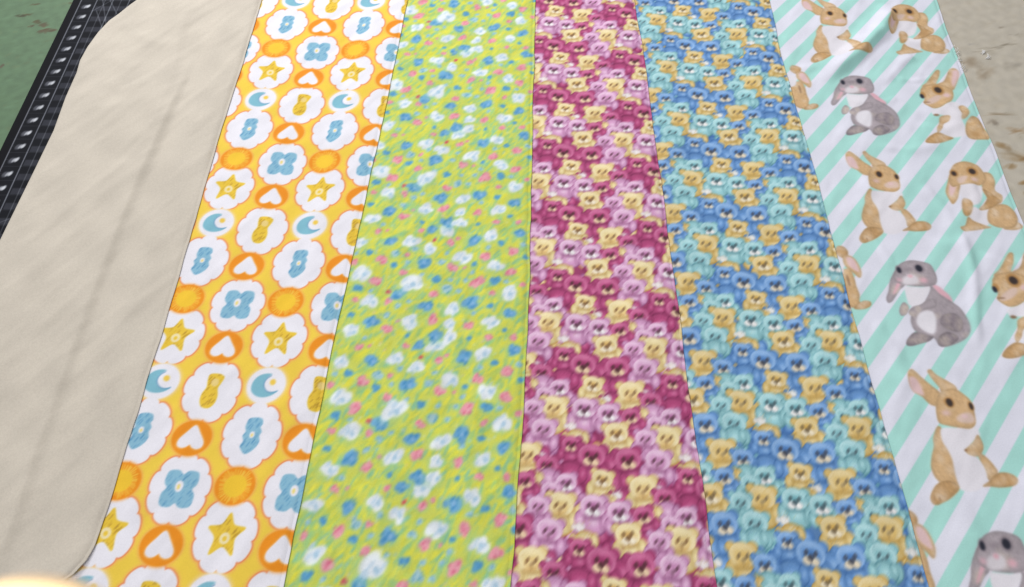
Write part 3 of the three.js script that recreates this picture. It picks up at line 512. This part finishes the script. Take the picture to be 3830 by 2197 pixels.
function foldedCloth(name, label, left, right, p, relief, opt = {}) {
  const t = thing(name, label, 'fabric', 'fabrics laid side by side on the table');
  const L = typeof left === 'function' && !opt.tuck ? left : (y) => left(y) - OVER;
  const rise = opt.flat ? 0 : 2 * LAY + 0.35;
  const base = (x, y) => ground(x) + rise * smooth(right(y) - OVER - 34, right(y) - OVER - 2, x);
  const rel = (x, y, xl, xr) => {                                            // hidden margin stays flat so that the cloth above rests on it
    const a = opt.tuck ? smooth(xl + OVER - 1, xl + OVER + 16, x) : smooth(xl, xl + 12, x), b = smooth(xr, xr - 10, x);
    return Math.max(-0.4, relief(x, y)) * a * (0.25 + 0.75 * b) - 1.75 * LAY * Math.exp(-(((xr - x) / 4.6) ** 2)) - (opt.tuck ? 0 : 1.2 * LAY * Math.exp(-(((x - xl) / 2.4) ** 2)));
  };
  const mat = cloth(p, opt.mat);
  mesh('lower_layer', clothSheet({ L: (y) => L(y) + 2.5, R: (y) => right(y) - 2.2 - 0.5 * noise(y * 0.02, 3), base, lo: 0, hi: LAY, nu: 40, nv: 220, lift: opt.lift, Y0: opt.Y0 }, p), mat, t);
  mesh('upper_layer', clothSheet({ L, R: (y) => right(y) + 0.9 * noiseB(y * 0.009, right(600) * 0.1) + 0.3 * noise(y * 0.03, 7), base, lo: LAY + 0.05, hi: 2 * LAY, fold: -0.28, relief: rel, lift: opt.lift, Y0: opt.Y0 }, p), mat, t);
  return t;
}
const soft = (k, o) => sum(ripple(0.6 * k, 85, 190, -0.5, o), ripple(0.3 * k, 26, 110, -0.62, o + 9), ripple(0.07 * k, 11, 40, -0.7, o + 17));

foldedCloth('folded_fabric', 'plain cream fabric with soft creases lying on the black cutting mat', creamLeft, edges.cream, creamCloth(),
  sum(soft(2.1, 2),
    crease([[-474, 960], [-481, 873], [-494, 704], [-501, 531], [-501, 407], [-501, 326], [-499, 230], [-498, 180]], 5.6, 24, 8),
    crease([[-512, 1085], [-506, 1000], [-497, 905], [-500, 800], [-512, 740]], 3, 14, 9),
    crease([[-440, 440], [-462, 330], [-470, 260]], 0.9, 14, 9), crease([[-520, 720], [-565, 590], [-600, 500]], 1.5, 18, 12), crease([[-505, 560], [-545, 470], [-590, 400]], 1.2, 14, 10),
    crease([[-500, 760], [-555, 690], [-612, 590]], 1.1, 12, 9), crease([[-585, 1010], [-545, 985], [-500, 975]], 1.0, 11, 11), crease([[-610, 960], [-570, 930], [-540, 935]], 1.0, 11, 11), crease([[-600, 900], [-560, 880], [-520, 905]], 0.9, 10, 10), crease([[-560, 1075], [-570, 1040], [-600, 1010]], 1.2, 12, 12), crease([[-605, 840], [-540, 850], [-490, 880]], 0.8, 11, 11)),
  { Y0: 168, lift: (x, y) => 3.5 * smooth(250, 180, y) * smooth(-500, -415, x) });
foldedCloth('folded_fabric', 'yellow and white fabric with orange hearts and suns between the cream and the green fabric', edges.cream, edges.yellow, medallionCloth(), soft(1.6, 31), { tuck: true });
foldedCloth('folded_fabric', 'yellow-green fabric strewn with blue, white and pink flowers', edges.yellow, edges.green, meadowCloth(),
  sum(soft(1.8, 57), crease([[-190, 628], [-120, 618], [-40, 634]], 0.6, 5, 5), crease([[-200, 330], [-100, 322], [0, 333]], 0.5, 5, 5)), { tuck: true });
foldedCloth('folded_fabric', 'magenta, lilac and cream fabric crowded with little bears', edges.green, edges.pink, bearCloth(-50, 205, [42, 487], [3.5, -109], [118.5, -37], pinkPalette), soft(1.8, 71), { tuck: true });
foldedCloth('folded_fabric', 'blue, teal and gold fabric crowded with little bears beside the striped rabbit fabric', edges.pink, edges.blue, bearCloth(145, 415, [246.5, 494], [4.5, -108.5], [119, -33], bluePalette),
  sum(soft(1.9, 93), crease([[330, 1080], [310, 1010], [345, 930]], 0.9, 9, 9), crease([[250, 1060], [300, 1020], [390, 1000]], 0.6, 8, 8)), { tuck: true });
const rabbits = foldedCloth('folded_fabric', 'mint and white striped fabric printed with brown and grey rabbits', edges.blue, edges.rabbit, rabbitCloth(),
  sum(soft(2.2, 119),
    crease([[600, 1075], [566, 1012], [520, 962], [452, 900]], 10, 17, 10), crease([[600, 955], [582, 942], [536, 890]], 2.8, 8, 6), crease([[560, 905], [590, 900], [622, 912]], 1.8, 6, 6), crease([[500, 770], [545, 762], [590, 775]], 1.6, 8, 7), crease([[560, 812], [600, 800], [630, 815]], 1.4, 8, 7), crease([[440, 760], [470, 720], [470, 680]], 1.6, 9, 8),
    crease([[445, 640], [458, 600], [470, 560]], 1.6, 8, 8), crease([[566, 640], [562, 560], [545, 500], [532, 450]], 3.4, 7, 7), crease([[604, 720], [606, 680], [590, 640]], 1.6, 8, 7), crease([[540, 700], [560, 655], [552, 615]], 1.5, 8, 7), crease([[500, 620], [540, 600], [580, 612]], 1.0, 9, 8), crease([[520, 430], [560, 380], [610, 350]], 1.0, 14, 12),
    crease([[440, 300], [462, 260], [458, 225]], 1.6, 10, 9), crease([[420, 500], [440, 440], [436, 400]], 1.6, 9, 9), crease([[560, 1010], [600, 985], [640, 980]], 2.2, 8, 7), crease([[610, 860], [630, 830], [650, 825]], 2, 7, 7), crease([[575, 590], [610, 570], [640, 575]], 1.8, 8, 7), crease([[480, 960], [450, 930], [420, 925]], 1.8, 8, 8), crease([[520, 300], [548, 270], [560, 220]], 2.2, 9, 8), crease([[610, 520], [600, 470], [570, 430]], 2, 8, 8), crease([[470, 860], [520, 850], [560, 870]], 1.3, 8, 7)), { tuck: true, flat: true });
// frayed threads along the cut side of the rabbit fabric, and two bits of lint beside it
{
  const R = rng(3), mt = new THREE.MeshStandardMaterial({ color: new THREE.Color().setRGB(0.8, 0.8, 0.8), roughness: 0.9 });
  const strand = (x, y, a, len, h) => {
    const pts = []; for (let k = 0; k <= 4; k++) { const u = k / 4; pts.push(new THREE.Vector3((x + Math.cos(a + u * 0.5) * len * u + (R() - 0.5)) * MM, (h + Math.sin(u * 3) * 1.2) * MM, -(y + Math.sin(a + u * 0.5) * len * u + (R() - 0.5)) * MM)); }
    return new THREE.TubeGeometry(new THREE.CatmullRomCurve3(pts), 10, 0.32 * MM, 5);
  };
  for (let k = 0; k < 12; k++) { const y = 925 + R() * 52; mesh('frayed_thread', strand(edges.rabbit(y) - 2, y, (R() - 0.3) * 1.2, 5 + R() * 6, 1.6 + R() * 1.4), mt, rabbits); }
  const lint = (name, label, x, y) => { const gs = []; for (let k = 0; k < 7; k++) gs.push(strand(x + (R() - 0.5) * 4, y + (R() - 0.5) * 3, 0.5 + (R() - 0.5) * 0.6, 6 + R() * 5, 0.5)); const m = mesh(name, mergeGeometries(gs), mt, scene); m.userData = { label, category: 'lint' }; };
  lint('lint', 'upper tuft of white lint on the beige table beside the rabbit fabric', 705, 963);
  lint('lint', 'lower tuft of white lint on the beige table beside the rabbit fabric', 709, 952);
}

// ---------------------------------------------------------------- fingertip close to the lens, in the lower left corner
{
  const f = new THREE.Vector3(0, -Math.sin(PITCH), -Math.cos(PITCH)), u = new THREE.Vector3(0, Math.cos(PITCH), -Math.sin(PITCH)), r = new THREE.Vector3(1, 0, 0);
  const at = (a, b, c) => camera.position.clone().addScaledVector(r, a * MM).addScaledVector(u, b * MM).addScaledVector(f, c * MM);
  const t = thing('finger', 'blurred glowing fingertip in the bottom left corner over the cream fabric', 'finger');
  const prof = [[0, 9], [2.2, 8.75], [4.2, 8], [6, 6.8], [7.4, 5.1], [8.4, 3], [8.9, 0.8], [9.05, -2], [9.0, -6], [8.8, -12], [8.9, -18], [9.3, -23], [9.1, -30], [9.0, -38], [9.5, -44], [9.3, -50], [8, -54], [4, -56], [0, -56.5]].map(([x, y]) => new THREE.Vector2(Math.max(x, 1e-4) * MM, y * MM)).reverse();
  const fg = new THREE.LatheGeometry(new THREE.SplineCurve(prof).getPoints(70), 48);
  const skin = new THREE.MeshPhysicalMaterial({ color: new THREE.Color().setRGB(0.82, 0.62, 0.40), roughness: 0.55, sheen: 0.3, sheenColor: new THREE.Color().setRGB(1, 0.6, 0.45) });
  const d = mesh('finger_skin', fg, skin, t);
  const axis = u.clone().multiplyScalar(0.93).addScaledVector(r, 0.12).addScaledVector(f, 0.3).normalize();
  const q = new THREE.Quaternion().setFromUnitVectors(new THREE.Vector3(0, 1, 0), axis);
  t.position.copy(at(-34.5, -28.9, 55)); t.quaternion.copy(q);
  // nail on the side away from the lens
  const nail = new THREE.SphereGeometry(7 * MM, 24, 16); nail.scale(0.75, 1.0, 0.3); nail.translate(0, -1.5 * MM, -7.2 * MM);
  mesh('nail', nail, new THREE.MeshPhysicalMaterial({ color: new THREE.Color().setRGB(0.8, 0.6, 0.52), roughness: 0.3 }), t);
  // the small torch beside the lens lights the fingertip
  const torch = new THREE.PointLight(new THREE.Color().setRGB(1, 0.96, 0.6), 0.017, 0, 2);
  torch.position.copy(at(-24, -17, 26)); torch.shadow.radius = 0.15; torch.castShadow = true; scene.add(torch);
}

renderer.render(scene, camera);
